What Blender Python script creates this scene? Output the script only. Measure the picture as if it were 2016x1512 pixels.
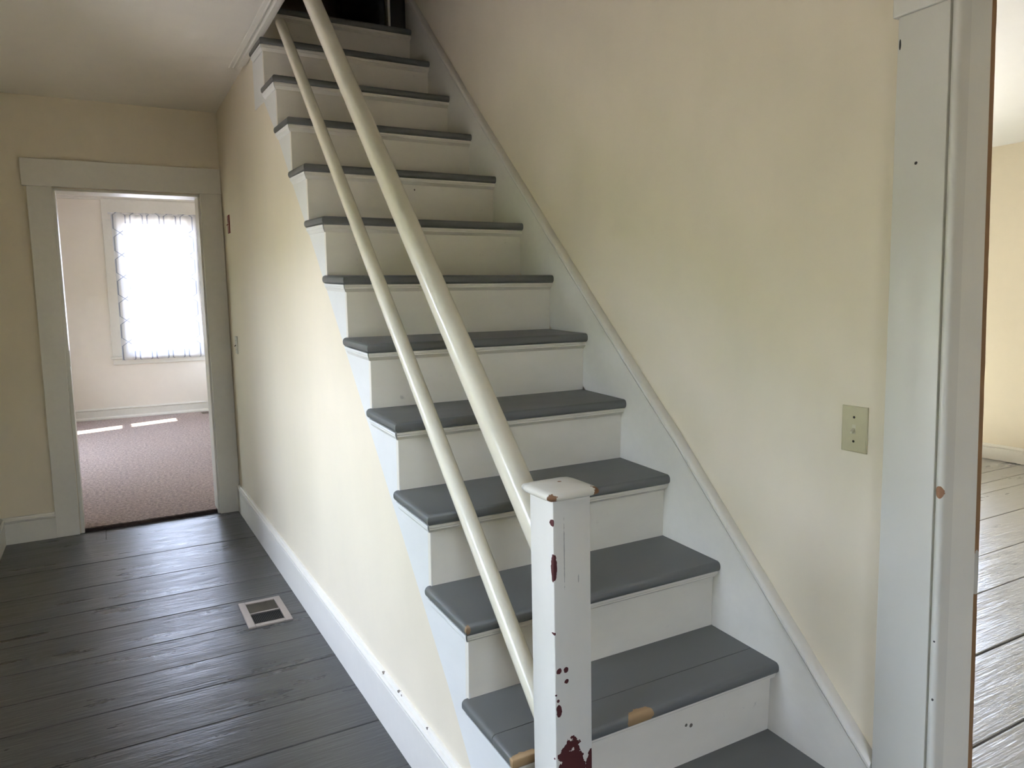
import bpy, bmesh, math, random
from mathutils import Vector, Matrix
random.seed(7)
for o in list(bpy.data.objects): bpy.data.objects.remove(o)
SC = bpy.context.scene
COL = SC.collection
# ------------------------------------------------------------------ units: survey units -> metres, hall floor at z = 0
S = 1.13
ZF = -0.164
def M(x, y, z): return Vector((x*S, y*S, (z-ZF)*S))

# ------------------------------------------------------------------ camera
cam = bpy.data.cameras.new('camera'); camo = bpy.data.objects.new('camera', cam); COL.objects.link(camo)
cam.sensor_width = 36.0; cam.lens = 36.0*1455.26/2016; cam.clip_start = .02; cam.clip_end = 200
R_, U_, F_ = Vector((.87501, -.48371, -.01957)), Vector((.07253, .09102, .9932)), Vector((.47864, .87048, -.11473))
mw = Matrix((R_, U_, -F_)).transposed().to_4x4(); mw.translation = M(-.66347, -.83424, 1.10645)
camo.matrix_world = mw
SC.camera = camo
# ------------------------------------------------------------------ exposure, sky, sun
SC.view_settings.view_transform = 'Standard'; SC.view_settings.look = 'None'
SC.view_settings.gamma = 1; SC.view_settings.use_curve_mapping = False
SC.view_settings.exposure = 1.45
SC.cycles.max_bounces = 7; SC.cycles.diffuse_bounces = 5; SC.cycles.glossy_bounces = 3; SC.cycles.transparent_max_bounces = 8
SC.cycles.use_adaptive_sampling = True; SC.cycles.adaptive_threshold = .12; SC.cycles.adaptive_min_samples = 16
SC.cycles.sample_clamp_indirect = 8; SC.cycles.caustics_reflective = False; SC.cycles.caustics_refractive = False
wd = bpy.data.worlds.new('sky'); SC.world = wd; wd.use_nodes = True
bg = wd.node_tree.nodes['Background']; bg.inputs[0].default_value = (.69, .748, 1.0, 1); bg.inputs[1].default_value = 9.6
sun = bpy.data.lights.new('sun', 'SUN'); sun.energy = 24; sun.angle = math.radians(.6); sun.color = (1, .95, .86)
suno = bpy.data.objects.new('sun', sun); COL.objects.link(suno)
SUN_DIR = Vector((-.95, -.35, -.62)).normalized()
suno.rotation_euler = SUN_DIR.to_track_quat('-Z', 'Y').to_euler(); suno.location = (8, 6, 8)
def portal(name, c, sx, sy, direction):
    l = bpy.data.lights.new(name, 'AREA'); l.shape = 'RECTANGLE'; l.size = sx*S; l.size_y = sy*S; l.cycles.is_portal = True
    o = bpy.data.objects.new(name, l); COL.objects.link(o); o.location = M(*c)
    o.rotation_euler = Vector(direction).to_track_quat('-Z', 'Z').to_euler()
# daylight comes in through the openings of the house (portals only guide the sampling of the sky)
portal('portal_hall_window', (-1.34, 2.035, 1.0), .83, 1.38, (1, 0, 0))
portal('portal_hall_window_b', (-1.34, .47, .96), .7, 1.32, (1, 0, 0))
portal('portal_hall_front', (-.74, -2.42, .92), .68, 1.15, (0, 1, 0))
portal('portal_back_window', (-.05, 8.72, 1.3), .8, 1.6, (0, -1, 0))
portal('portal_east_window', (5.26, 3.0, .9), 1.17, 1.55, (-1, 0, 0))
portal('portal_north_window', (2.1, 4.08, .95), 1.3, 1.7, (0, -1, 0))
portal('portal_added_west_window', (-2.5, 6.25, .95), 2.3, 1.7, (1, 0, 0))

# ------------------------------------------------------------------ node helpers
def newmat(name):
    m = bpy.data.materials.new(name); m.use_nodes = True
    nt = m.node_tree; b = nt.nodes['Principled BSDF']
    return m, nt, b
def nd(nt, t, ins=None, **kw):
    n = nt.nodes.new(t)
    for k, v in kw.items(): setattr(n, k, v)
    for k, v in (ins or {}).items():
        if hasattr(v, 'bl_rna') and isinstance(v, bpy.types.NodeSocket): nt.links.new(v, n.inputs[k])
        else: n.inputs[k].default_value = v
    return n
def math_(nt, op, a, b=None, clamp=False):
    ins = {0: a}
    if b is not None: ins[1] = b
    return nd(nt, 'ShaderNodeMath', ins, operation=op, use_clamp=clamp).outputs[0]
def mixc(nt, f, a, b):
    n = nt.nodes.new('ShaderNodeMix'); n.data_type = 'RGBA'
    for k, v in ((0, f), (6, a), (7, b)):
        if isinstance(v, bpy.types.NodeSocket): nt.links.new(v, n.inputs[k])
        else: n.inputs[k].default_value = v
    return n.outputs[2]
def c4(c): return (c[0], c[1], c[2], 1)
def ramp(nt, fac, lo, hi):
    return nd(nt, 'ShaderNodeMapRange', {'Value': fac, 'From Min': lo, 'From Max': hi}).outputs[0]
def coords(nt, scale=(1, 1, 1)):
    tc = nd(nt, 'ShaderNodeNewGeometry')                      # world position: metres
    return nd(nt, 'ShaderNodeMapping', {'Vector': tc.outputs['Position'], 'Scale': scale}).outputs[0]
def noise(nt, vec, sc, det=3, rough=.5):
    return nd(nt, 'ShaderNodeTexNoise', {'Vector': vec, 'Scale': sc, 'Detail': det, 'Roughness': rough}).outputs[0]
def bumpn(nt, h, strength, dist, b):
    n = nd(nt, 'ShaderNodeBump', {'Height': h, 'Strength': strength, 'Distance': dist})
    nt.links.new(n.outputs[0], b.inputs['Normal']); return n
def blob(nt, centre, radii, jag=.35, nsc=60.0):
    """ragged patch mask at a place in the house (survey units), 1 inside"""
    p = nd(nt, 'ShaderNodeNewGeometry').outputs['Position']
    d = nd(nt, 'ShaderNodeVectorMath', {0: p, 1: M(*centre)}, operation='SUBTRACT').outputs[0]
    d = nd(nt, 'ShaderNodeVectorMath', {0: d, 1: [1/(r*S) for r in radii]}, operation='MULTIPLY').outputs[0]
    l = nd(nt, 'ShaderNodeVectorMath', {0: d}, operation='LENGTH').outputs[1]
    key = 'chip_noise_%d' % round(nsc/25)
    if key not in nt.nodes:
        q = noise(nt, coords(nt), round(nsc/25)*25, 3, .6); q.node.name = key
    n = math_(nt, 'MULTIPLY', math_(nt, 'SUBTRACT', nt.nodes[key].outputs[0], .5), jag*4)
    v = math_(nt, 'ADD', l, n)
    return math_(nt, 'LESS_THAN', v, 1.0)
def union(nt, ms):
    r = ms[0]
    for m in ms[1:]: r = math_(nt, 'MAXIMUM', r, m)
    return r
def paint(name, col, rough=.45, var=.05, bump=.15, bscale=(1, 1, 1), nsc=18, chips=(), spec=.5, dirt=None):
    m, nt, b = newmat(name)
    v = coords(nt, bscale)
    n1 = noise(nt, v, nsc, 5, .6); n2 = noise(nt, v, 2.3, 3)
    f = ramp(nt, math_(nt, 'ADD', math_(nt, 'MULTIPLY', n1, .5), math_(nt, 'MULTIPLY', n2, .5)), .3, .7)
    c = mixc(nt, f, c4([x*(1-var) for x in col]), c4([min(1, x*(1+var*.6)) for x in col]))
    if dirt:
        dm = ramp(nt, noise(nt, coords(nt), dirt[0], 6, .7), dirt[1], dirt[1]+.08)
        c = mixc(nt, dm, c, c4(dirt[2]))
    ro = nd(nt, 'ShaderNodeMapRange', {'Value': n1, 'From Min': .3, 'From Max': .7, 'To Min': rough*.93, 'To Max': rough*1.1}).outputs[0]
    for ms, ccol in chips:
        mk = union(nt, [blob(nt, *a) for a in ms])
        c = mixc(nt, mk, c, c4(ccol))
        ro = math_(nt, 'MAXIMUM', ro, math_(nt, 'MULTIPLY', mk, .75))
    nt.links.new(c, b.inputs['Base Color']); nt.links.new(ro, b.inputs['Roughness'])
    b.inputs['Specular IOR Level'].default_value = spec
    bumpn(nt, n1, bump, .0018, b)
    return m
def plain(name, col, rough=.5, metal=0):
    m, nt, b = newmat(name); v = coords(nt); n = noise(nt, v, 40, 3)
    nt.links.new(mixc(nt, n, c4([x*.92 for x in col]), c4([min(1, x*1.06) for x in col])), b.inputs['Base Color'])
    b.inputs['Roughness'].default_value = rough; b.inputs['Metallic'].default_value = metal
    return m

# ------------------------------------------------------------------ materials
CREAM = (.77, .685, .53)
WHITE = (.74, .71, .635)
RED = (.075, .012, .012)
WOOD = (.36, .2, .085)
MW = paint('cream_wall_paint', CREAM, .5, .035, .12, nsc=9)
MWF = paint('pale_far_room_paint', (.80, .74, .65), .5, .03, .1, nsc=9)
MWH = paint('hall_wall_paint', CREAM, .42, .06, .15, (1, 1, .6), nsc=6)
MCEIL = paint('ceiling_paint', (.87, .82, .74), .6, .04, .15, nsc=7)
MCEIL2 = paint('white_ceiling_paint', (.82, .81, .78), .6, .03, .1, nsc=7)
MT = paint('white_trim_paint', WHITE, .35, .05, .3, nsc=30)
MTC = paint('white_casing_paint', (.665, .645, .575), .31, .012, .14, (1, 1, .5), nsc=30, chips=(
    ([((.71, -.012, .72), (.03, .008, .014), .15, 70)], (.33, .17, .09)),
    ([((.725, .066, 1.35), (.02, .003, .003), .3), ((.725, .108, 1.58), (.02, .002, .010), .2), ((.725, -.016, .42), (.012, .002, .002), .2), ((.725, -.018, .3), (.012, .002, .003), .2)], (.05, .045, .04))))
MJ = paint('greyed_jamb_paint', (.74, .72, .645), .4, .03, .3, (1, 1, .3), nsc=20)
MRISER = paint('riser_paint', (.735, .69, .595), .4, .08, .25, (.5, 1, 1), nsc=12, dirt=(14, .66, (.50, .47, .41)), chips=(
    ([((.52, 1.42, 1.235), (.004, .02, .006), .15), ((.40, 1.83, 1.52), (.003, .02, .004), .2), ((.285, .4, .185), (.003, .03, .007), .2),
      ((.46, .4, .11), (.004, .03, .004), .2), ((.475, .4, .105), (.005, .03, .005), .2), ((.075, .84, .53), (.004, .03, .01), .3)], (.12, .10, .08)),))
MSTR = paint('stringer_paint', (.73, .725, .69), .36, .06, .35, (1, .6, 1), nsc=16)
MRAIL = paint('rail_paint', (.70, .66, .53), .22, .06, .12, nsc=14)
MNEWEL = paint('newel_paint', (.72, .70, .64), .3, .04, .2, (1, 1, .4), nsc=20, chips=(
    ([((.016, .245, .432), (.005, .03, .0055), .25, 90), ((.031, .245, .431), (.005, .03, .0055), .25, 90), ((.032, .245, .409), (.005, .03, .0045), .25, 90),
      ((.015, .245, .357), (.006, .025, .012), .25, 80), ((.013, .245, .376), (.003, .02, .003), .3, 90), ((.009, .246, .388), (.002, .01, .002), .3),
      ((.006, .246, .628), (.008, .008, .026), .25, 70), ((.038, .245, .205), (.034, .03, .088), .32, 42), ((.083, .245, .20), (.012, .03, .055), .32, 50),
      ((.008, .246, .505), (.002, .01, .003), .2), ((.007, .246, .71), (.002, .01, .006), .3)], RED), ([((.030, .245, .648), (.0011, .02, .06), .45, 90), ((.060, .245, .60), (.001, .02, .008), .4, 90)], (.42, .41, .38))))
MCAP = paint('newel_cap_paint', (.74, .71, .62), .25, .05, .2, nsc=20, chips=(
    ([((-.003, .233, .757), (.011, .011, .011), .4, 90), ((.096, .236, .758), (.012, .012, .011), .4, 90), ((.05, .29, .771), (.004, .004, .01), .3)], (.2, .1, .045)),))
MTREAD = paint('grey_tread_paint', (.125, .128, .12), .42, .12, .2, (.4, 1, 1), nsc=16, dirt=(40, .7, (.06, .06, .055)), chips=(
    ([((.305, .366, .192), (.037, .026, .03), .18, 40), ((.005, .366, .19), (.045, .02, .03), .25, 40)], (.32, .205, .10)),
    ([((-.012, .571, .388), (.007, .012, .012), .3, 90)], (.26, .17, .09))))
MNOSE = MTREAD
MRAW = paint('raw_wood_edge', (.27, .145, .06), .7, .35, .4, (1, 1, .15), nsc=40, chips=(
    ([((.86, .005, .53), (.03, .03, .055), .12, 40)], (.5, .48, .42)),))
MUP = paint('shade_dark_upstairs_paint', (.30, .25, .17), .6, .05, .1, nsc=8)  # stairwell top coloured dark for its shade, holding down bounced light
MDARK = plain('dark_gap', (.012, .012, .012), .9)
MDOORUP = plain('shade_black_doorway', (.02, .021, .022), .6)  # casing and leaf coloured near black in place of stairhead shade
MPLATE = plain('ivory_plastic', (.52, .47, .30), .35)
MPLATE2 = plain('white_plastic', (.55, .53, .45), .35)
MTOG = plain('ivory_toggle', (.58, .54, .40), .3)
MREDP = plain('red_plastic', (.22, .012, .015), .4)
MSCREW = plain('dark_screw', (.05, .04, .03), .4, .6)
MVENT = plain('tan_metal', (.36, .31, .265), .35, .2)
MDAMP = plain('brown_damper', (.075, .06, .04), .6)
MVENTB = plain('duct_black', (.006, .006, .006), .8)
MLOUV = plain('dark_louvre', (.018, .016, .015), .5)
MROD = plain('white_rod', (.7, .7, .7), .3)

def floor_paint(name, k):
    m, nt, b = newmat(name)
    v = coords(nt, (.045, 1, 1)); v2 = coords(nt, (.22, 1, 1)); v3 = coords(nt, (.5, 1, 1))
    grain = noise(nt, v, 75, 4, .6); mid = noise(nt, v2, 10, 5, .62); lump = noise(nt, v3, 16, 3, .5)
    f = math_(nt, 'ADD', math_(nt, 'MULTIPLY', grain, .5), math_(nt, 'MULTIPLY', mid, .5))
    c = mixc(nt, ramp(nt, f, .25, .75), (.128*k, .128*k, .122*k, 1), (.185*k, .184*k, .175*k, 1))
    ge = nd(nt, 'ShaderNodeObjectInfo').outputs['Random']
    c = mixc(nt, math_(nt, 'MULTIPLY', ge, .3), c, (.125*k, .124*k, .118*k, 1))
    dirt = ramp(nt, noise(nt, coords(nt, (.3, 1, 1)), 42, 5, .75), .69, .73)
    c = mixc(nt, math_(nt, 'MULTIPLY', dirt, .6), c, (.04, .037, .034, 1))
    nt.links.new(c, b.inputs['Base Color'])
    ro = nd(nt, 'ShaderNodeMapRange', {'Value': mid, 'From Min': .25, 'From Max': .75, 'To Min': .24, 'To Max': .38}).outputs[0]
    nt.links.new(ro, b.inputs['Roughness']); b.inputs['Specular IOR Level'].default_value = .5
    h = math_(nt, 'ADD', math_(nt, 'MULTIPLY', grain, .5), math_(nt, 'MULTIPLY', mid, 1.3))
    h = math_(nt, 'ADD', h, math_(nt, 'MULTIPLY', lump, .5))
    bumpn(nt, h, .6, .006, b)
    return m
MFLOOR = floor_paint('grey_floor_paint', .43); MFLOOR2 = floor_paint('daylit_grey_floor_paint', 2.6)  # second floor grey is the same paint, lightened for the side room's daylight
def carpet_mat():
    m, nt, b = newmat('tan_carpet')
    v = coords(nt); n = noise(nt, v, 46, 4, .9); n2 = noise(nt, v, 9, 3)
    c = mixc(nt, ramp(nt, n, .41, .60), (.165, .108, .088, 1), (.53, .38, .315, 1))
    c = mixc(nt, math_(nt, 'MULTIPLY', n2, .2), c, (.30, .21, .175, 1))
    nt.links.new(c, b.inputs['Base Color']); b.inputs['Roughness'].default_value = 1; b.inputs['Specular IOR Level'].default_value = .1
    b.inputs['Sheen Weight'].default_value = .3
    bumpn(nt, n, .8, .01, b); return m
MCARPET = carpet_mat()
MBIND = paint('dark_carpet_edge', (.055, .036, .03), .95, .4, .6, nsc=60)
def curtain_mat():
    m, nt, b = newmat('sheer_curtain_trellis')
    nt.nodes.remove(b); out = nt.nodes['Material Output']
    p = nd(nt, 'ShaderNodeNewGeometry').outputs['Position']
    sx = nd(nt, 'ShaderNodeSeparateXYZ', {0: p})
    u = math_(nt, 'DIVIDE', sx.outputs[0], .17*S); v = math_(nt, 'ADD', math_(nt, 'DIVIDE', sx.outputs[2], .48*S), .93)
    fr = math_(nt, 'FRACT', v)
    tri = math_(nt, 'SUBTRACT', math_(nt, 'MULTIPLY', math_(nt, 'ABSOLUTE', math_(nt, 'SUBTRACT', fr, .5)), 4), 1)   # -1..1
    ct = math_(nt, 'MULTIPLY', nd(nt, 'ShaderNodeClamp', {'Value': math_(nt, 'MULTIPLY', tri, 2.6), 'Min': -1, 'Max': 1}).outputs[0], .36)
    def fam(s, w):
        q = math_(nt, 'FRACT', math_(nt, 'ADD', u, math_(nt, 'MULTIPLY', ct, s)))
        return math_(nt, 'LESS_THAN', math_(nt, 'ABSOLUTE', math_(nt, 'SUBTRACT', q, .5)), w)
    line = math_(nt, 'MAXIMUM', fam(1, .04), fam(-1, .04))
    col = mixc(nt, line, (.86, .87, .90, 1), (.36, .39, .48, 1))
    tl = nd(nt, 'ShaderNodeBsdfTranslucent', {'Color': col}); df = nd(nt, 'ShaderNodeBsdfDiffuse', {'Color': col})
    tr = nd(nt, 'ShaderNodeBsdfTransparent', {'Color': mixc(nt, line, (.97, .98, 1, 1), (.56, .61, .72, 1))})
    a = nd(nt, 'ShaderNodeMixShader', {0: .3, 1: tl.outputs[0], 2: df.outputs[0]})
    f = nd(nt, 'ShaderNodeMixShader', {0: .45, 1: a.outputs[0], 2: tr.outputs[0]})
    nt.links.new(f.outputs[0], out.inputs[0]); return m
MCURT = curtain_mat()
def glass_mat():
    m, nt, b = newmat('window_glass'); nt.nodes.remove(b); out = nt.nodes['Material Output']
    t = nd(nt, 'ShaderNodeBsdfTransparent', {'Color': (.93, .96, .95, 1)}); g = nd(nt, 'ShaderNodeBsdfGlossy', {'Roughness': .02})
    fz = nd(nt, 'ShaderNodeFresnel', {'IOR': 1.3})
    mx = nd(nt, 'ShaderNodeMixShader', {0: fz.outputs[0], 1: t.outputs[0], 2: g.outputs[0]})
    nt.links.new(mx.outputs[0], out.inputs[0]); return m
MGLASS = glass_mat()
MLAWN = paint('dry_ground', (.49, .42, .355), .9, .15, .3, nsc=8)
MLEAF = paint('leaves', (.15, .18, .09), .7, .4, .3, nsc=6)

# ------------------------------------------------------------------ mesh helpers
class MB:
    def __init__(s): s.v = []; s.f = []
    def add(s, vs, fs):
        n = len(s.v); s.v += [tuple(v) for v in vs]; s.f += [tuple(i+n for i in f) for f in fs]; return s
    def box(s, x0, x1, y0, y1, z0, z1):
        return s.add([(x, y, z) for z in (z0, z1) for y in (y0, y1) for x in (x0, x1)],
                     [(0, 2, 3, 1), (4, 5, 7, 6), (0, 1, 5, 4), (2, 6, 7, 3), (0, 4, 6, 2), (1, 3, 7, 5)])
    def prism(s, pts, axis, a, b):
        """closed outline pts (2D, in the other two axes in x,y,z order) pushed along axis from a to b"""
        def mk(p, t):
            q = list(p); q.insert(axis, t); return q
        n = len(pts); vs = [mk(p, a) for p in pts]+[mk(p, b) for p in pts]
        fs = [tuple(range(n-1, -1, -1)), tuple(range(n, 2*n))]+[(i, (i+1) % n, n+(i+1) % n, n+i) for i in range(n)]
        return s.add(vs, fs)
    def hexa(s, c8): return s.add(c8, [(0, 2, 3, 1), (4, 5, 7, 6), (0, 1, 5, 4), (2, 6, 7, 3), (0, 4, 6, 2), (1, 3, 7, 5)])
    def tube(s, p0, p1, prof, up=(0, 0, 1), segs=1, sag=0):
        p0, p1 = Vector(p0), Vector(p1); d = (p1-p0).normalized(); side = d.cross(Vector(up)).normalized(); u = side.cross(d)
        n = len(prof); vs = []; fs = []
        for k in range(segs+1):
            t = k/segs; c = p0.lerp(p1, t)-Vector((0, 0, sag*4*t*(1-t)))
            vs += [c+side*a+u*b for a, b in prof]
        for k in range(segs):
            for i in range(n): fs.append((k*n+i, k*n+(i+1) % n, (k+1)*n+(i+1) % n, (k+1)*n+i))
        fs += [tuple(range(n-1, -1, -1)), tuple(range(segs*n, segs*n+n))]
        return s.add(vs, fs)
LOC = {}
def link(o, parent=None):
    COL.objects.link(o)
    if parent: o.parent = parent
def obj(name, mb, mat, parent=None, bev=0, bsegs=2, smooth=False, sharp=35, edges=None):
    me = bpy.data.meshes.new(name)
    pv = [M(*v) for v in mb.v]
    if parent is not None: base = LOC[parent.name]
    else:
        lo = [min(v[i] for v in pv) for i in range(3)]; hi = [max(v[i] for v in pv) for i in range(3)]
        base = Vector(((lo[0]+hi[0])/2, (lo[1]+hi[1])/2, lo[2]))
    me.from_pydata([v-base for v in pv], [], mb.f)
    bm = bmesh.new(); bm.from_mesh(me)
    bmesh.ops.recalc_face_normals(bm, faces=bm.faces)
    if bev:
        es = [e for e in bm.edges if len(e.link_faces) == 2 and e.calc_face_angle(0) > .6 and (edges is None or edges(e, base))]
        bmesh.ops.bevel(bm, geom=es, offset=bev*S, segments=bsegs, affect='EDGES', profile=.5, clamp_overlap=True)
    if smooth:
        for f in bm.faces: f.smooth = True
        for e in bm.edges:
            if len(e.link_faces) == 2 and e.calc_face_angle(0) > math.radians(sharp): e.smooth = False
    bm.to_mesh(me); bm.free()
    me.materials.append(mat)
    o = bpy.data.objects.new(name, me)
    if parent is None: o.location = base
    link(o, parent); LOC[o.name] = base if parent is None else LOC[parent.name]
    return o
def thing(name, label, cat, base, group=None, kind=None):
    o = bpy.data.objects.new(name, None); o.empty_display_size = .1; o.location = M(*base); link(o); LOC[o.name] = M(*base)
    return tag(o, label, cat, group, kind)
def tag(o, label, cat, group=None, kind=None):
    o['label'] = label; o['category'] = cat
    if group: o['group'] = group
    if kind: o['kind'] = kind
    return o
def struct(name, mb, mat, label, cat, **k): return tag(obj(name, mb, mat, **k), label, cat, kind='structure')
ST = 'structure'

# ------------------------------------------------------------------ stair geometry (uneven, as surveyed)
W = .7346; N_OV = .031; SL = .0408; OV = .0168; TH = .027
TY = [.167, .3706, .5720, .7742, .9778, 1.1829, 1.3893, 1.5968, 1.8049, 2.0137, 2.2227, 2.4318, 2.6409]
TZ = [.0035, .2, .3961, .5924, .7893, .9868, 1.1854, 1.3854, 1.5867, 1.7892, 1.9925, 2.1962, 2.4]
ZC = 2.217; YD = 3.906; XW = .755; XL = -1.222; YF = -2.3; ZTOP = 4.5; XR = .862; YOPEN = .5

# ------------------------------------------------------------------ setting: hall floor and its boards
fl = struct('floor', MB().box(XL-.1, XW+.02, YF-.1, YD+.06, ZF-.06, ZF-.022), MDARK, 'grey painted wide board floor of the stair hall', 'floor')
def plank(parent, x0, x1, y0, y1, z=ZF, gap=.0022, name='floorboard', seed=None, mat=None):
    """one board: cupped top, softened edges, slightly uneven height"""
    r = random.Random(seed if seed is not None else hash((round(x0, 3), round(y0, 3))))
    y0 += gap/2; y1 -= gap/2; w = y1-y0; cup = r.uniform(-.0022, .0026); dz = r.uniform(-.0006, .0006)
    prof = []
    for i in range(9):
        t = i/8; prof.append((y0+w*t, z+dz+cup*(4*t*(1-t)-.6)*min(1, w/.25)))
    e = .0022
    pts = [(y0, z-.02), (y0, prof[0][1]-e), (y0+e, prof[0][1])]+prof[1:-1]+[(y1-e, prof[-1][1]), (y1, prof[-1][1]-e), (y1, z-.02)]
    return obj(name, MB().prism(pts, 0, x0, x1), mat or MFLOOR, parent, smooth=True, sharp=30)
SEAM = [-2.3, -2.0, -1.74, -1.46, -1.2, -.94, -.68, -.4, -.13, .135, .41, .70, .985, 1.238, 1.478, 1.719, 1.928, 2.163, 2.415, 2.647, 2.95, 3.306, 3.700, YD+.03]
for a, b in zip(SEAM[:-1], SEAM[1:]):
    if b < .2: plank(fl, XL-.02, XW+.01, a, b, gap=.003)
    elif abs(a-3.7) < .01:
        plank(fl, XL-.02, -.733, a-.012, b, gap=.003); plank(fl, -.731, -.0, a, b, gap=.0045)
    else: plank(fl, XL-.02, -.0, a, b, gap=random.choice([.002, .003, .0038]))

# side room floor
fl2 = struct('floor_side_room', MB().box(XW+.02, 5.3, YF-.1, 4.1, ZF-.06, ZF-.022), MDARK, 'daylight-brightened grey board floor of the room beyond the right doorway', 'floor')
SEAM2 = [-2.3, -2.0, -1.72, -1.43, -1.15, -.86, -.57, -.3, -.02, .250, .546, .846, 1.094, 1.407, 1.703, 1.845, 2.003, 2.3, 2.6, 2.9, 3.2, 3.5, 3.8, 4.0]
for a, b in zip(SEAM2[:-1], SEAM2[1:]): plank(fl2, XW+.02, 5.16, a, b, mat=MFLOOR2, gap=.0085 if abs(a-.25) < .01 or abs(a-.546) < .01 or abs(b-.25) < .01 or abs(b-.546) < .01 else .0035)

# far room: carpet on its floor
struct('floor_far_room', MB().box(-2.5, .85, YD+.06, 8.7, ZF-.06, ZF-.003), MDARK, 'subfloor beneath the carpet of the far room', 'floor')

# ------------------------------------------------------------------ walls
def wall_with_holes(axis, a, b, u0, u1, v0, v1, holes):
    """slab between a and b along axis (0 or 1); u = other horizontal axis, v = z; rectangular holes (u0,u1,v0,v1)"""
    us = sorted({u0, u1}|{h[0] for h in holes}|{h[1] for h in holes}); vs = sorted({v0, v1}|{h[2] for h in holes}|{h[3] for h in holes})
    mb = MB()
    cells = {}
    for i in range(len(us)-1):
        j = 0
        while j < len(vs)-1:
            cu = (us[i]+us[i+1])/2
            hole = lambda jj: any(h[0] < cu < h[1] and h[2] < (vs[jj]+vs[jj+1])/2 < h[3] for h in holes)
            if hole(j): j += 1; continue
            k = j
            while k+1 < len(vs)-1 and not hole(k+1): k += 1
            if axis == 0: mb.box(a, b, us[i], us[i+1], vs[j], vs[k+1])
            else: mb.box(us[i], us[i+1], a, b, vs[j], vs[k+1])
            j = k+1
    return mb
DL, DR, DZ = -.853, -.113, 1.743                                                # far doorway
struct('wall_far', wall_with_holes(1, YD, YD+.12, XL-.1, XW, ZF-.05, ZC+.03, [(DL, DR, ZF-.05, DZ)]), MWH, 'dim cream end wall of the hall around the far doorway', 'wall')
HW = (1.62, 2.45, .3, 1.68); HW2 = (.12, .82, .3, 1.62)                                                      # hall window in the left wall, outside the frame
struct('wall_left', wall_with_holes(0, XL-.12, XL, YF, YD, ZF-.05, ZC+.03, [HW, HW2]), MWH, 'cream left wall of the hall', 'wall')
RD0, RD1, RDZ = -.98, .0, 1.65                                                 # right doorway
struct('wall_right', wall_with_holes(0, XW, XR-.012, YF, YD, ZF-.05, ZTOP, [(RD0-.02, RD1+.02, ZF-.05, RDZ+.02)]), MWH, 'tall cream plaster wall along the right of the stairs', 'wall')
struct('wall_front', wall_with_holes(1, YF-.12, YF, XL-.1, XW, ZF-.05, ZC+.03, [(-1.08, -.4, .35, 1.5)]), MWH, 'cream front wall of the hall', 'wall')
# wall under the stairs, up to the ceiling past the well
pts = [(.46, ZF-.03), (YD, ZF-.03), (YD, ZC), (2.70, ZC), (2.70, 2.10)]+[(y, z+.014) for y, z in ((2.50, 1.955), (2.269, 1.763), (2.051, 1.545), (1.764, 1.270), (1.356, .851), (1.072, .555), (.721, .186), (.603, .043), (.46, -.125))]
struct('wall_stair', MB().prism(pts, 0, .004, .07), MWH, 'cream plaster wall below the stair stringer', 'wall')
# ceiling of the hall, leaving the stairwell open
cb = MB().box(XL-.1, .0, YF-.1, YD+.1, ZC, ZC+.17).box(0, XW, YF-.1, YOPEN, ZC, ZC+.17).box(0, XW, 2.72, 4.6, ZC, ZC+.155)
struct('ceiling', cb, MCEIL, 'dull off-white plaster ceiling of the hall', 'ceiling')
# upper storey shell (dark)
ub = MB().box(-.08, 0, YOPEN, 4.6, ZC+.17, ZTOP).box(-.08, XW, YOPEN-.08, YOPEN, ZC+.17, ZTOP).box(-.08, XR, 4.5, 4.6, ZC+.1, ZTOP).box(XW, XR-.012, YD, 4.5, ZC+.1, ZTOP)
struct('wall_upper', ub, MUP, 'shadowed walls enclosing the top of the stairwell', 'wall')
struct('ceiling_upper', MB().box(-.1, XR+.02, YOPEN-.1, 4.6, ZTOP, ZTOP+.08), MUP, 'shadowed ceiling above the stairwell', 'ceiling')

# side room shell
struct('wall_side_east', wall_with_holes(0, 5.112, 5.25, YF-.1, 4.1, ZF-.05, 2.3, [(2.43, 3.6, .1, 1.65)]), MW, 'cream far wall of the bright side room', 'wall')
struct('wall_side_south', MB().box(XW, 5.25, YF-.15, YF, ZF-.05, 2.3), MW, 'cream front wall of the side room', 'wall')
struct('wall_side_north', wall_with_holes(1, 3.95, 4.08, XR-.012, 5.25, ZF-.05, 2.3, [(1.45, 2.75, .1, 1.8)]), MW, 'cream window wall at the back of the side room', 'wall')
struct('ceiling_side_room', MB().box(XR-.012, 5.25, YF-.1, 4.1, 2.135, 2.3), MCEIL2, 'bright white ceiling of the side room', 'ceiling')
# far room shell
YW = 8.55
struct('wall_far_room_north', wall_with_holes(1, YW, YW+.16, -2.5, .9, ZF-.05, 2.5, [(-.42, .32, .565, 2.06)]), MWF, 'pale cream window wall of the far room', 'wall')
struct('wall_far_room_east', wall_with_holes(0, .76, .9, YD+.1, YW, ZF-.05, 2.5, [(8.2, 8.5, .36, 1.12)]), MWF, 'cream right wall of the far room', 'wall')
struct('wall_far_room_west', wall_with_holes(0, -2.55, -2.4, YD+.1, YW+.16, ZF-.05, 2.5, [(5.1, 7.4, .1, 1.8)]), MWF, 'cream left wall of the far room', 'wall')
struct('wall_far_room_south', wall_with_holes(1, YD+.1202, YD+.15, -2.5, .9, ZF-.05, 2.5, [(DL, DR, ZF-.05, DZ)]), MWF, 'cream wall on the far room side of the doorway', 'wall')
struct('ceiling_far_room', MB().box(-2.55, .9, YD+.1, YW+.16, 2.385, 2.5), MCEIL2, 'white ceiling of the far room', 'ceiling')
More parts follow.
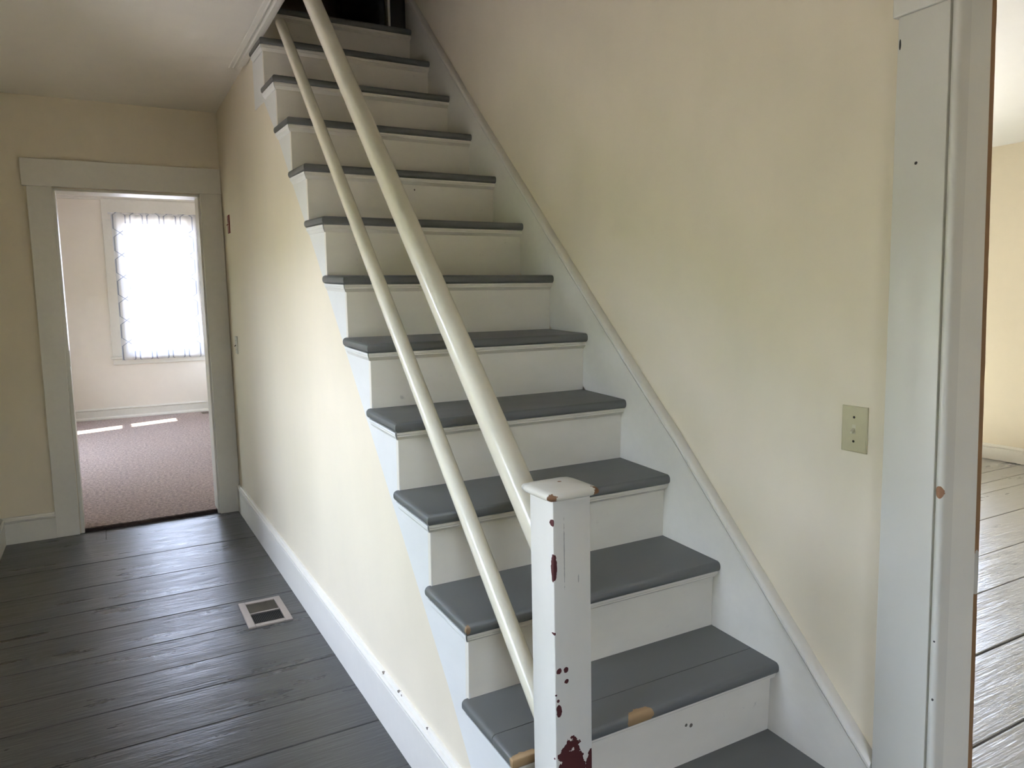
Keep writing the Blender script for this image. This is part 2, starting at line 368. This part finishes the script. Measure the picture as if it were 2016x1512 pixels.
struct('trim_2', MB().prism([(YW, 2.385), (YW-.075, 2.385), (YW-.075, 2.372), (YW-.06, 2.362), (YW-.045, 2.335), (YW-.022, 2.305), (YW-.02, 2.29), (YW-.008, 2.282), (YW-.008, 2.268), (YW, 2.265)], 0, -2.4, .76), MT,
       'white crown moulding above the far room window', 'moulding')

# ------------------------------------------------------------------ baseboards
def base_prof(h, t):   # board with a small beaded top, (depth from wall, height)
    return [(0, 0), (t, 0), (t, h-.030), (t-.005, h-.028), (t-.004, h-.024), (t+.002, h-.021), (t+.003, h-.015), (t, h-.010), (t-.006, h-.009), (t-.007, h-.005), (t-.009, h-.001), (t-.013, h), (0, h)]
b = MB().prism([(.004-dp, ZF+z) for dp, z in base_prof(.171, .016)], 1, .34, YD-.018)
struct('baseboard_stair', b, paint('baseboard_paint', WHITE, .35, .05, .3, nsc=24, chips=(([((-.01, 1.2, .003), (.02, .010, .004), .9, 90), ((-.01, 1.07, .004), (.02, .009, .003), .9, 90), ((-.01, 1.045, .004), (.02, .006, .002), .9, 90), ((-.01, .86, .004), (.02, .007, .002), .9, 90)], (.14, .12, .10)),)),
       'white beaded baseboard below the stair wall', 'baseboard', smooth=True, sharp=18)
struct('baseboard_far', MB().prism([(YD-dp, ZF+z) for dp, z in base_prof(.145, .022)], 0, XL, -.9705), MT, 'white baseboard left of the far doorway', 'baseboard', smooth=True)
struct('baseboard_left', MB().prism([(XL+dp, ZF+z) for dp, z in base_prof(.145, .016)], 1, YF, YD), MT, 'white baseboard along the left hall wall', 'baseboard', smooth=True)
struct('baseboard_side_room', MB().prism([(5.112-dp, ZF+.004+z) for dp, z in base_prof(.115, .018)], 1, YF, 3.95), MT, 'white baseboard at the back of the bright side room', 'baseboard', smooth=True)
bf = MB().prism([(YW-dp, ZF+.018+z) for dp, z in base_prof(.125, .02)], 0, -2.4, .76)
bf.prism([(YW-.02, ZF+.018), (YW-.045, ZF+.018), (YW-.044, ZF+.032), (YW-.034, ZF+.044), (YW-.02, ZF+.048)], 0, -2.4, .76)
struct('baseboard_far_room', bf, MT, 'white baseboard below the far room window', 'baseboard', smooth=True)

# ------------------------------------------------------------------ far doorway
d1 = thing('door_1', 'open doorway with plain dull white casing at hall end', 'doorway', (-.48, YD, ZF), kind=ST)
T_ = .022
obj('side_casing', MB().hexa([(-.972, YD-T_, ZF), (DL-.006, YD-T_, ZF), (-.972, YD, ZF), (DL-.006, YD, ZF), (-.965, YD-T_, DZ+.006), (DL+.004, YD-T_, DZ+.006), (-.965, YD, DZ+.006), (DL+.004, YD, DZ+.006)]), MT, d1, bev=.0025)
obj('side_casing', MB().box(DR-.003, .002, YD-T_, YD, ZF, DZ+.006), MT, d1, bev=.0025)
obj('head_casing', MB().box(-.985, .003, YD-T_-.003, YD, DZ+.006, 1.892), MT, d1, bev=.0025)
obj('jamb', MB().box(DL-.001, DL+.016, YD-.004, YD+.152, ZF, DZ+.001), MT, d1, bev=.0015)
obj('jamb', MB().box(DR-.014, DR+.001, YD-.004, YD+.152, ZF, DZ+.001), MT, d1, bev=.0015)
obj('head_jamb', MB().box(DL, DR, YD-.004, YD+.152, DZ-.012, DZ+.001), MT, d1, bev=.0015)
# hinge leaf on the jamb
hg = obj('hinge', MB().box(DL+.0155, DL+.019, YD+.002, YD+.03, .78, .87), MT, d1, bev=.001)

# ------------------------------------------------------------------ right doorway (casing, bead, jamb, raw edge)
d2 = thing('door_2', 'wide white painted doorway casing beside the stairs', 'doorway', (.79, -.05, ZF), kind=ST)
CX = .727
obj('side_casing', MB().hexa([(CX, -.008, ZF), (XW, -.008, ZF), (CX, .110, ZF), (XW, .110, ZF), (CX, .012, 1.632), (XW, .012, 1.632), (CX, .114, 1.632), (XW, .114, 1.632)]), MTC, d2, bev=.003, smooth=True)
rb = []
for k in range(9):
    a = math.pi*(k/8); rb.append((-.5*math.cos(a), math.sin(a)))
def lean(z): return .012+(z-1.632)/(1.632-ZF)*.020-.0  # inner casing edge y at height z
bead = MB()
n = len(rb); vs = []
for z in (ZF, 1.632):
    y0 = -.026+lean(z)-.0; 
    vs += [(CX+.004-.009*q[1], y0+.0135+.017*q[0], z) for q in rb]+[(CX+.03, y0+.022, z), (CX+.03, y0+.005, z)]
m_ = len(rb)+2
bead.add(vs, [tuple(range(m_)), tuple(range(2*m_-1, m_-1, -1))]+[(i, (i+1) % m_, m_+(i+1) % m_, m_+i) for i in range(m_)])
obj('bead', bead, MTC, d2, smooth=True, sharp=50)
# jamb board faces the opening; its far edge was never painted
def jx(z): return .861-(z-.1)/1.5*.022
jb = MB().hexa([(CX+.008, -.022, ZF), (jx(ZF), -.022, ZF), (CX+.008, .02, ZF), (jx(ZF), .02, ZF), (CX+.008, .0005, RDZ+.02), (jx(RDZ), .0005, RDZ+.02), (CX+.008, .02, RDZ+.02), (jx(RDZ), .02, RDZ+.02)])
obj('jamb', jb, MJ, d2, bev=.0015)
ed = MB(); rr = random.Random(3); zs = [ZF+(RDZ+.01-ZF)*i/70 for i in range(71)]
vs = []
for z in zs:
    x0 = jx(z)-.0008; x1 = jx(z)+.0165+rr.uniform(-.0006, .0006); y = -.022+(z-ZF)/(RDZ-ZF)*.022+.0015+rr.uniform(0, .0004)
    vs += [(x0-rr.uniform(0, .0012), y, z), (x1, y, z), (x1, .02, z), (x0, .02, z)]
fs = []
for k in range(70):
    for i in range(4): fs.append((k*4+i, k*4+(i+1) % 4, (k+1)*4+(i+1) % 4, (k+1)*4+i))
fs += [(0, 1, 2, 3), (283, 282, 281, 280)]
obj('raw_edge', ed.add(vs, fs), MRAW, d2)['label'] = 'bare brown wood edge of the jamb'
obj('head_casing', MB().box(CX-.004, XW, RD0-.13, .124, 1.632, 1.775), MTC, d2, bev=.003)
obj('head_jamb', MB().box(CX+.008, XR, RD0, .0, RDZ, RDZ+.018), MJ, d2, bev=.0015)
obj('side_casing', MB().box(CX, XW, RD0-.12, RD0+.005, ZF, 1.632), MTC, d2, bev=.003)
obj('jamb', MB().box(CX+.008, XR, RD0-.018, RD0, ZF, RDZ+.018), MJ, d2, bev=.0015)

# ------------------------------------------------------------------ windows
def window(name, label, axis, face, u0, u1, z0, z1, depth, inward, mid=None, cas=.09, sill=True):
    """double hung: opening u0..u1, z0..z1 in a wall whose room face is at 'face'; inward = +1/-1 towards the room"""
    base = (face, (u0+u1)/2, z0) if axis == 0 else ((u0+u1)/2, face, z0)
    t = thing(name, label, 'window', base, kind=ST)
    def bx(n0, n1, a, b_, c, d_):      # n measured into the room
        p, q = sorted((face+inward*n0, face+inward*n1))
        return MB().box(p, q, a, b_, c, d_) if axis == 0 else MB().box(a, b_, p, q, c, d_)
    obj('side_casing', bx(0, .018, u0-cas, u0, z0-.02, z1), MT, t, bev=.002)
    obj('side_casing', bx(0, .018, u1, u1+cas, z0-.02, z1), MT, t, bev=.002)
    obj('head_casing', bx(0, .02, u0-cas, u1+cas, z1, z1+cas*1.25), MT, t, bev=.002)
    obj('sill', bx(-.02, .045, u0-cas-.02, u1+cas+.02, z0-.045, z0-.02), MT, t, bev=.004)
    obj('apron', bx(0, .016, u0-cas, u1+cas, z0-.11, z0-.045), MT, t, bev=.002)
    mid = mid or (z0+z1)/2
    for k, (a, b_) in enumerate(((z0, mid+.015), (mid-.015, z1))):
        n0 = -.05-.03*k; r = .034
        sh = bx(n0-.026, n0, u0, u0+r, a, b_)
        for (p, q, c, d_) in ((u1-r, u1, a, b_), (u0+r, u1-r, a, a+r), (u0+r, u1-r, b_-r, b_)):
            e = bx(n0-.026, n0, p, q, c, d_); sh.add(e.v, e.f)
        so = obj('sash', sh, MT, t)
        um = (u0+u1)/2; mu = bx(n0-.022, n0-.004, um-.008, um+.008, a+r, b_-r); obj('muntin', mu, MT, so)
        for (p, q) in ((u0+r, um-.008), (um+.008, u1-r)): obj('pane', bx(n0-.015, n0-.012, p, q, a+r, b_-r), MGLASS, so)
    return t
window('window_1', 'bright white double hung window in the carpeted far room', 1, YW, -.42, .32, .565, 2.06, .16, -1, cas=.17)
window('window_6', 'hall window in the left wall near the far end', 0, XL, *HW, .12, 1)
window('window_9', 'hall window in the left wall beside the newel post', 0, XL, *HW2, .12, 1)
window('added_window_hall', 'small added window in the front wall, filling the hall with light', 1, YF, -1.08, -.4, .35, 1.5, .12, 1)  # added behind the camera as fill for risers, end wall and ceiling
window('window_2', 'sunny window in the east wall of the side room', 0, 5.112, 2.43, 3.6, .1, 1.65, .14, -1, cas=.07)
window('window_3', 'window in the back wall of the side room', 1, 3.95, 1.45, 2.75, .1, 1.8, .13, -1)
window('added_window_far_room', 'added window in the left wall, brightening the far room', 0, -2.4, 5.1, 7.4, .1, 1.8, .15, 1)  # added out of view to brighten the far room
window('window_5', 'small sunny window in the right wall of the far room', 0, .76, 8.2, 8.5, .36, 1.12, .12, -1, cas=.045)

# ------------------------------------------------------------------ ceiling-edge moulding along the stairwell
pr = [(.0, ZC), (.0, ZC-.019), (-.012, ZC-.021), (-.024, ZC-.019), (-.027, ZC-.011), (-.032, ZC-.009), (-.035, ZC-.013), (-.040, ZC-.013), (-.044, ZC-.008), (-.054, ZC-.005), (-.057, ZC)]
tm = MB(); n = len(pr)
vs = [(x, YOPEN, z) for x, z in pr]+[(x, 2.85-.14*(x/.057), z) for x, z in pr]
tm.add(vs, [tuple(range(n)), tuple(range(2*n-1, n-1, -1))]+[(i, (i+1) % n, n+(i+1) % n, n+i) for i in range(n)])
struct('trim_1', tm, MT, 'white moulding on the ceiling edge of the stairwell', 'moulding', smooth=True, sharp=25)

# ------------------------------------------------------------------ staircase
st = thing('staircase', 'steep white staircase with grey painted treads rising to dark landing', 'staircase', (.36, 1.3, ZF))
for k in range(13):
    y0, z0 = TY[k], TZ[k]
    y1 = (TY[k+1]+N_OV+.004) if k < 12 else 2.715
    zb = z0+SL*(y1-y0)
    xl = -OV
    c8 = [(xl, y0, z0-TH), (W, y0, z0-TH), (xl, y1, zb-TH), (W, y1, zb-TH), (xl, y0, z0), (W, y0, z0), (xl, y1, zb), (W, y1, zb)]
    def nose(e, base, y0=y0, xl=xl):
        a, b_ = [(v.co+base)/S for v in e.verts]
        return (abs(a.y-y0) < 1e-4 and abs(b_.y-y0) < 1e-4 and abs(a.z-b_.z) < 1e-4) or (abs(a.x-xl) < 1e-4 and abs(b_.x-xl) < 1e-4 and abs(a.y-b_.y) > .02)
    if k == 1:      # the lowest full tread in view is made of two boards
        ys = y0+.089; zs_ = z0+SL*.089
        f8 = [(xl, y0, z0-TH), (W, y0, z0-TH), (xl, ys-.001, zs_-TH), (W, ys-.001, zs_-TH), (xl, y0, z0), (W, y0, z0), (xl, ys-.001, zs_), (W, ys-.001, zs_)]
        b8 = [(xl, ys+.0008, zs_-TH), (W, ys+.0008, zs_-TH), (xl, y1, zb-TH), (W, y1, zb-TH), (xl, ys+.0008, zs_), (W, ys+.0008, zs_), (xl, y1, zb), (W, y1, zb)]
        tr = obj('tread', MB().hexa(f8), MTREAD, st, bev=.0105, bsegs=4, smooth=True, sharp=50, edges=nose)
        obj('tread', MB().hexa(b8), MTREAD, st, bev=.0105, bsegs=4, smooth=True, sharp=50, edges=nose)
    else:
        tr = obj('tread', MB().hexa(c8), MTREAD, st, bev=.0115 if k else .0105, bsegs=4, smooth=True, sharp=50, edges=nose)
    # cove moulding under the nosing, returned along the open side
    zt = z0-TH
    pf = [(.009, 0), (.009, -.006), (.011, -.009), (.011, -.012), (.016, -.014), (.022, -.02), (.0265, -.0225), (.033, -.0225), (.033, 0)]
    mv = MB()
    A = [(-.014+dp*.42, y0+dp, zt+dz) for dp, dz in pf]      # mitred front left end
    B = [(W, y0+dp, zt+dz) for dp, dz in pf]
    n = len(pf)
    mv.add(A+B, [tuple(range(n)), tuple(range(2*n-1, n-1, -1))]+[(i, (i+1) % n, n+(i+1) % n, n+i) for i in range(n)])
    obj('cove_moulding', mv, MRISER, tr, smooth=True, sharp=25)
    if k < 12:
        sp = [(-.0135, 0), (-.0135, -.006), (-.0115, -.009), (-.0115, -.012), (-.009, -.014), (-.006, -.02), (-.004, -.0225), (.002, -.0225), (.002, 0)]
        ms = MB(); ye = y1-.01
        A = [(sx, y0+.010+(sx+.0135)*1.6, zt+dz) for sx, dz in sp]; B = [(sx, ye, zt+SL*(ye-y0)+dz) for sx, dz in sp]
        ms.add(A+B, [tuple(range(n)), tuple(range(2*n-1, n-1, -1))]+[(i, (i+1) % n, n+(i+1) % n, n+i) for i in range(n)])
        obj('return_moulding', ms, MSTR, tr, smooth=True, sharp=25)
    # riser below this tread
    zb0 = ZF if k == 0 else TZ[k-1]+SL*(y0+N_OV-TY[k-1])
    yt = y0+N_OV-.006; yb = y0+N_OV
    obj('riser', MB().hexa([(-.001, yb, zb0-.004), (W, yb, zb0-.004), (-.001, yb+.016, zb0-.004), (W, yb+.016, zb0-.004), (-.001, yt, zt), (W, yt, zt), (-.001, yt+.016, zt), (W, yt+.016, zt)]), MRISER, st, bev=.001, bsegs=1)
# open (cut) stringer
up = [(TY[0]+N_OV+.002, ZF)]
for k in range(13):
    up.append((TY[k]+N_OV-.003, TZ[k]-TH))
    if k < 12: up.append((TY[k+1]+N_OV, TZ[k]-TH+SL*(TY[k+1]+N_OV-TY[k])))
up = up[:-1]+[(2.668, 2.30), (2.70, 2.30), (2.70, 1.962), (2.50, 1.955)]
low = [(2.269, 1.763), (2.051, 1.545), (1.764, 1.270), (1.356, .851), (1.072, .555), (.721, .186), (.603, .043), (.43, ZF)]
obj('stringer', MB().prism(up+low, 0, -.0002, .0036), MSTR, st, bev=.0008, bsegs=1)
# skirt board on the wall side with a moulded top edge
SK = [(.113, .087), (.194, .167), (.329, .300), (.451, .420), (.544, .512), (.734, .700), (.979, .926), (1.195, 1.129), (1.398, 1.322), (1.599, 1.517), (1.95, 1.852), (2.344, 2.238), (2.616, 2.512), (2.715, 2.61)]
obj('skirt_board', MB().prism([(y, z-.012) for y, z in SK]+[(2.715, 2.3), (2.2, 1.75), (1.2, .8), (.45, .02), (.45, ZF), (.112, ZF)], 0, W, XW), MT, st)
sm = MB(); n8 = []
prof = [(.003, -.030), (.003, -.0265), (-.0045, -.026), (-.0055, -.019), (-.0015, -.0175), (-.0015, -.0155), (-.008, -.0145), (-.0105, -.010), (-.010, -.005), (-.006, -.001), (.0, .001), (.012, .001), (.02, 0), (.02, -.030)]
n = len(prof); vs = []
for y, z in SK: vs += [(W+px, y, z+pz*1.35) for px, pz in prof]
fs = [tuple(range(n)), tuple(range(len(vs)-1, len(vs)-n-1, -1))]
for k in range(len(SK)-1):
    for i in range(n): fs.append((k*n+i, k*n+(i+1) % n, (k+1)*n+(i+1) % n, (k+1)*n+i))
obj('skirt_moulding', sm.add(vs, fs), MT, st, smooth=True, sharp=28)

# ------------------------------------------------------------------ railing: newel post, handrail, lower rail
rl = thing('stair_railing', 'white stair railing with chipped square newel post and two sloping rails', 'railing', (.047, .285, TZ[0]+.004))
X0, X1, Y0, Y1 = .007, .087, .245, .325
zt0 = TZ[0]+SL*(.285-TY[0])
nw = obj('newel_post', MB().box(X0, X1, Y0, Y1, zt0, .752), MNEWEL, rl, bev=.0017, bsegs=2, smooth=True, sharp=50)
cp = MB(); cxm, cym = (X0+X1)/2, (Y0+Y1)/2; rings = [(.040, .750), (.051, .752), (.055, .7555), (.0555, .7600), (.053, .7645), (.044, .7675), (.028, .7698), (.012, .771)]
vs = []; q = 28
for r, z in rings:
    for i in range(q):
        a = 2*math.pi*(i+.5)/q; ca, sa = math.cos(a), math.sin(a); e = 9 if r > .03 else 5
        k = (abs(ca)**e+abs(sa)**e)**(-1/e); vs.append((cxm+r*k*ca, cym+r*k*sa, z))
fs = [(j*q+i, j*q+(i+1) % q, (j+1)*q+(i+1) % q, (j+1)*q+i) for j in range(len(rings)-1) for i in range(q)]+[tuple(range(q-1, -1, -1)), tuple(range((len(rings)-1)*q, len(rings)*q))]
obj('cap', cp.add(vs, fs), MCAP, nw, smooth=True, sharp=60)
def sup(rx, rz, e, q=24, rot=0):
    out = []
    for i in range(q):
        a = 2*math.pi*i/q; k = (abs(math.cos(a))**e+abs(math.sin(a))**e)**(-1/e)
        x, z = rx*k*math.cos(a), rz*k*math.sin(a); out.append((x*math.cos(rot)-z*math.sin(rot), x*math.sin(rot)+z*math.cos(rot)))
    return out
XC = .047
obj('handrail', MB().tube((XC, .318, .616), (XC, 2.66, .616+2.342*1.0094), sup(.0275, .0275, 2.6), segs=24, sag=.004), MRAIL, rl, smooth=True, sharp=60)
obj('lower_rail', MB().tube((XC, .318, .2475), (XC, 2.32, .2475+2.002*.986), sup(.0202, .0202, 2.2), segs=24, sag=.004), MRAIL, rl, smooth=True, sharp=60)

# ------------------------------------------------------------------ door at the head of the stairs
d4 = thing('door_4', 'unlit open doorway at the top of the stairs', 'doorway', (.36, 2.72, 2.4), kind=ST)
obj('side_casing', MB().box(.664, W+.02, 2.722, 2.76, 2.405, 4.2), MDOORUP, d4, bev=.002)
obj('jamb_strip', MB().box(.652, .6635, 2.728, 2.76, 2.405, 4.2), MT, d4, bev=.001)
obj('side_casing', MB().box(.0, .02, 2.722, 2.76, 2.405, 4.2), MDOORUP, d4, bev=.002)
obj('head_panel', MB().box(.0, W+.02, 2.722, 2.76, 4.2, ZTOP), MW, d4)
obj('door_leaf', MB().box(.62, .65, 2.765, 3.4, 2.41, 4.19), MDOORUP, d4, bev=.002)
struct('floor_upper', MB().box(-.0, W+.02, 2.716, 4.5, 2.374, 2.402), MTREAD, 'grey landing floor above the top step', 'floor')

# ------------------------------------------------------------------ light switches
def switch(name, label, axis_dir, c, mat, tog, group=None, k=1.0):
    """toggle switch plate; c = centre on the wall face, axis_dir = outward x direction (-1)"""
    x, y, z = c; hw, hh = .031*k, .0505*k; s = axis_dir
    t = thing(name, label, 'light switch', (x, y, z-hh), group)
    def xb(a, b_): return sorted((x+s*a, x+s*b_))
    pl = MB().box(*xb(0, .0052), y-hw, y+hw, z-hh, z+hh)
    obj('plate', pl, mat, t, bev=.003, bsegs=3, smooth=True, sharp=60, edges=lambda e, base: all((v.co+base).x*s > (M(x+s*.004, 0, 0)).x*s for v in e.verts))
    obj('toggle_slot', MB().box(*xb(.0045, .0056), y-.0045, y+.0045, z-.0105, z+.0105), MTOG, t, bev=.0006)
    x0, x1 = x+s*.004, x+s*.0145
    obj('toggle', MB().hexa([(x0, y-.0032, z-.003), (x1, y-.0028, z-.0085), (x0, y+.0032, z-.003), (x1, y+.0028, z-.0085), (x0, y-.0032, z+.0035), (x1, y-.0028, z-.0038), (x0, y+.0032, z+.0035), (x1, y+.0028, z-.0038)]), tog, t, bev=.0008)
    for dz in (-.0265*k, .0265*k):
        sc = [(z+dz+.0028*math.sin(2*math.pi*i/10), y+.0028*math.cos(2*math.pi*i/10)) for i in range(10)]
        obj('screw', MB().prism([(b_, a) for a, b_ in sc], 0, *xb(.0048, .0058)), MSCREW, t)
switch('light_switch', 'ivory toggle switch plate on the cream wall beside right doorway casing', -1, (XW, .197, .8095), MPLATE, MTOG)
switch('light_switch', 'small white switch plate on the stair wall near far doorway', -1, (.004, 3.655, .872), MPLATE2, MSCREW)
switch('emergency_switch', 'red switch plate mounted high on the stair wall near far doorway', -1, (.004, 3.668, 1.556), MREDP, MREDP)

# ------------------------------------------------------------------ floor register in the hall
vt = thing('floor_register', 'tan metal heating register set in the grey hall floorboards', 'vent', (-.163, 2.236, ZF))
vx0, vx1, vy0, vy1 = -.248, -.077, 2.103, 2.372; vz = ZF+.0035; fw = .027
f = MB()
def fbar(x0, x1, y0, y1, z1=vz+.0045): f.box(x0, x1, y0, y1, ZF-.001, z1)
fbar(vx0, vx0+fw, vy0, vy1); fbar(vx1-fw, vx1, vy0, vy1); fbar(vx0+fw, vx1-fw, vy0, vy0+.024); fbar(vx0+fw, vx1-fw, vy1-.024, vy1)
obj('frame', f, MVENT, vt, bev=.0022, bsegs=2)
ymid = 2.238
obj('centre_bar', MB().box(vx0+fw, vx1-fw, ymid-.004, ymid+.004, ZF, vz+.0035), MVENT, vt, bev=.001)
obj('duct_liner', MB().box(vx0+fw-.004, vx1-fw+.004, vy0+.02, vy1-.02, ZF-.001, ZF+.0012), MVENTB, vt)
obj('damper', MB().box(vx0+fw, vx1-fw, ymid+.004, vy1-.024, ZF+.0012, ZF+.0026), MDAMP, vt)
for (a, b_, mt) in ((vy0+.024, ymid-.004, MLOUV), (ymid+.004, vy1-.024, MDAMP)):
    lv = MB(); nn = 18
    for i in range(nn):
        x = vx0+fw+(vx1-vx0-2*fw)*(i+.5)/nn; lv.box(x-.0011, x+.0011, a, b_, ZF+.0028, vz+.002)
    g = obj('louvres', lv, mt, vt); g['kind'] = 'stuff'

# ------------------------------------------------------------------ far room: carpet, register, curtain
cpz = ZF+.018
cg = MB(); rr = random.Random(5)
ny0 = YD+.012
front = [(DL+.017+(DR-DL-.032)*i/40, ny0+rr.uniform(-.004, .004)+.02*(i/40)) for i in range(41)]
out = front+[(DR-.016, YD+.16), (.757, YD+.16), (.757, YW-.022), (-2.395, YW-.022), (-2.395, YD+.16), (DL+.017, YD+.16)]
ct = thing('carpet', 'speckled tan wall-to-wall carpet in the far room', 'carpet', (-.6, 6.2, ZF))
obj('pile', MB().prism(out, 2, ZF-.002, cpz), MCARPET, ct)
eb = MB(); vs = []
for (x, y) in front: vs += [(x, y-.004-rr.uniform(0, .005), ZF), (x, y-.003-rr.uniform(0, .004), cpz-.001), (x, y+.004+rr.uniform(0, .008), cpz+.0015), (x, y+.004, ZF)]
fs = [(k*4+i, k*4+(i+1) % 4, (k+1)*4+(i+1) % 4, (k+1)*4+i) for k in range(40) for i in range(4)]+[(0, 1, 2, 3), (163, 162, 161, 160)]
obj('edge_binding', eb.add(vs, fs), MBIND, ct)['label'] = 'frayed dark carpet edge at the doorway'
fr = thing('floor_register', 'brown floor register in the carpet below the far window', 'vent', (.37, 8.36, cpz))
obj('frame', MB().box(.27, .47, 8.30, 8.42, cpz, cpz+.004), plain('brown_register', (.16, .11, .07), .5), fr, bev=.001)
lv = MB()
for i in range(10): lv.box(.285+.018*i, .291+.018*i, 8.315, 8.405, cpz+.004, cpz+.0055)
obj('louvres', lv, MDAMP, fr)['kind'] = 'stuff'

# curtain: a thin gathered sheet hung just in front of the window casing
cu = MB(); nx, nz = 90, 24; cx0, cx1, cz0, cz1 = -.512, .415, .505, 2.125
vs = []; fs = []
for j in range(nz+1):
    t = j/nz
    for i in range(nx+1):
        s = i/nx
        x = cx0+(cx1-cx0)*s+.006*math.sin(s*31+t*2)-(.022*(1-t) if s < .001 else 0)*-1
        y = YW-.062+.011*math.sin(s*47+1.2*math.sin(t*3))*(.5+.5*t)+.005*math.sin(s*13+t*5)
        z = cz0+(cz1-cz0)*t+(.008*abs(math.sin(s*math.pi*7)) if j == nz else 0)
        vs.append((x, y, z))
for j in range(nz):
    for i in range(nx): fs.append((j*(nx+1)+i, j*(nx+1)+i+1, (j+1)*(nx+1)+i+1, (j+1)*(nx+1)+i))
cto = tag(obj('sheer_curtain', cu.add(vs, fs), MCURT, smooth=True), 'white sheer trellis-print curtain hanging over the far room window', 'curtain')
rod = MB().tube((-.525, YW-.055, 2.122), (.43, YW-.055, 2.122), [(.006*math.cos(a*math.pi/5), .006*math.sin(a*math.pi/5)) for a in range(10)])
ro = thing('curtain_rod', 'thin white curtain rod across the far room window head', 'curtain rod', (-.05, YW-.055, 2.115))
obj('rod', rod, MROD, ro, smooth=True)
for x in (-.522, .427): obj('bracket', MB().box(x-.006, x+.006, YW-.06, YW-.016, 2.112, 2.132), MROD, ro, bev=.001)

# ------------------------------------------------------------------ outdoors
gm = bpy.data.meshes.new('ground'); g_ = 60
gm.from_pydata([(-g_, -g_, 0), (g_, -g_, 0), (g_, g_, 0), (-g_, g_, 0)], [], [(0, 1, 2, 3)]); gm.materials.append(MLAWN)
go = bpy.data.objects.new('ground', gm); go.location = (0, 0, -.5); COL.objects.link(go); tag(go, 'pale dry ground around the house', 'ground', kind=ST)

def added_screen(name, label, spots, seed, w):
    """unseen row of leafy growth, added to block sky light: many overlapping foliage masses, one uncountable body"""
    r = random.Random(seed); bm = bmesh.new()
    for (x, y, h) in spots:
        for k in range(9):
            a = r.uniform(0, 6.28); q = r.uniform(0, w*.5); rad = w*r.uniform(.24, .36); z = min(h*r.uniform(.1, .9), h-rad*.6)
            res = bmesh.ops.create_icosphere(bm, subdivisions=2, radius=rad, matrix=Matrix.Translation((x+q*math.cos(a), y+q*math.sin(a), z)))
            for v in res['verts']: v.co += Vector((r.uniform(-1, 1), r.uniform(-1, 1), r.uniform(-1, 1)))*rad*.14
    for v in bm.verts: v.co.z = max(v.co.z, .0)
    me = bpy.data.meshes.new(name); bm.to_mesh(me); bm.free(); me.materials.append(MLEAF)
    o = bpy.data.objects.new(name, me); o.location = (0, 0, -.5); COL.objects.link(o); tag(o, label, 'added_screen', kind='stuff')
added_screen('added_screen_west', 'tall leafy screen added outside to cut the low west sky', [(-9.5+random.uniform(-.5, .5), -6+2.7*i, random.uniform(4.0, 4.8)) for i in range(8)], 3, 3.0)  # unseen foliage added to shut low sky out of the left windows
added_screen('added_screen_front', 'lower leafy screen added outside to dim the front sky', [(-6+2.9*i, -12+random.uniform(-.5, .5), random.uniform(2.9, 3.4)) for i in range(6)], 8, 2.6)  # unseen foliage added to weaken the sky light from the front
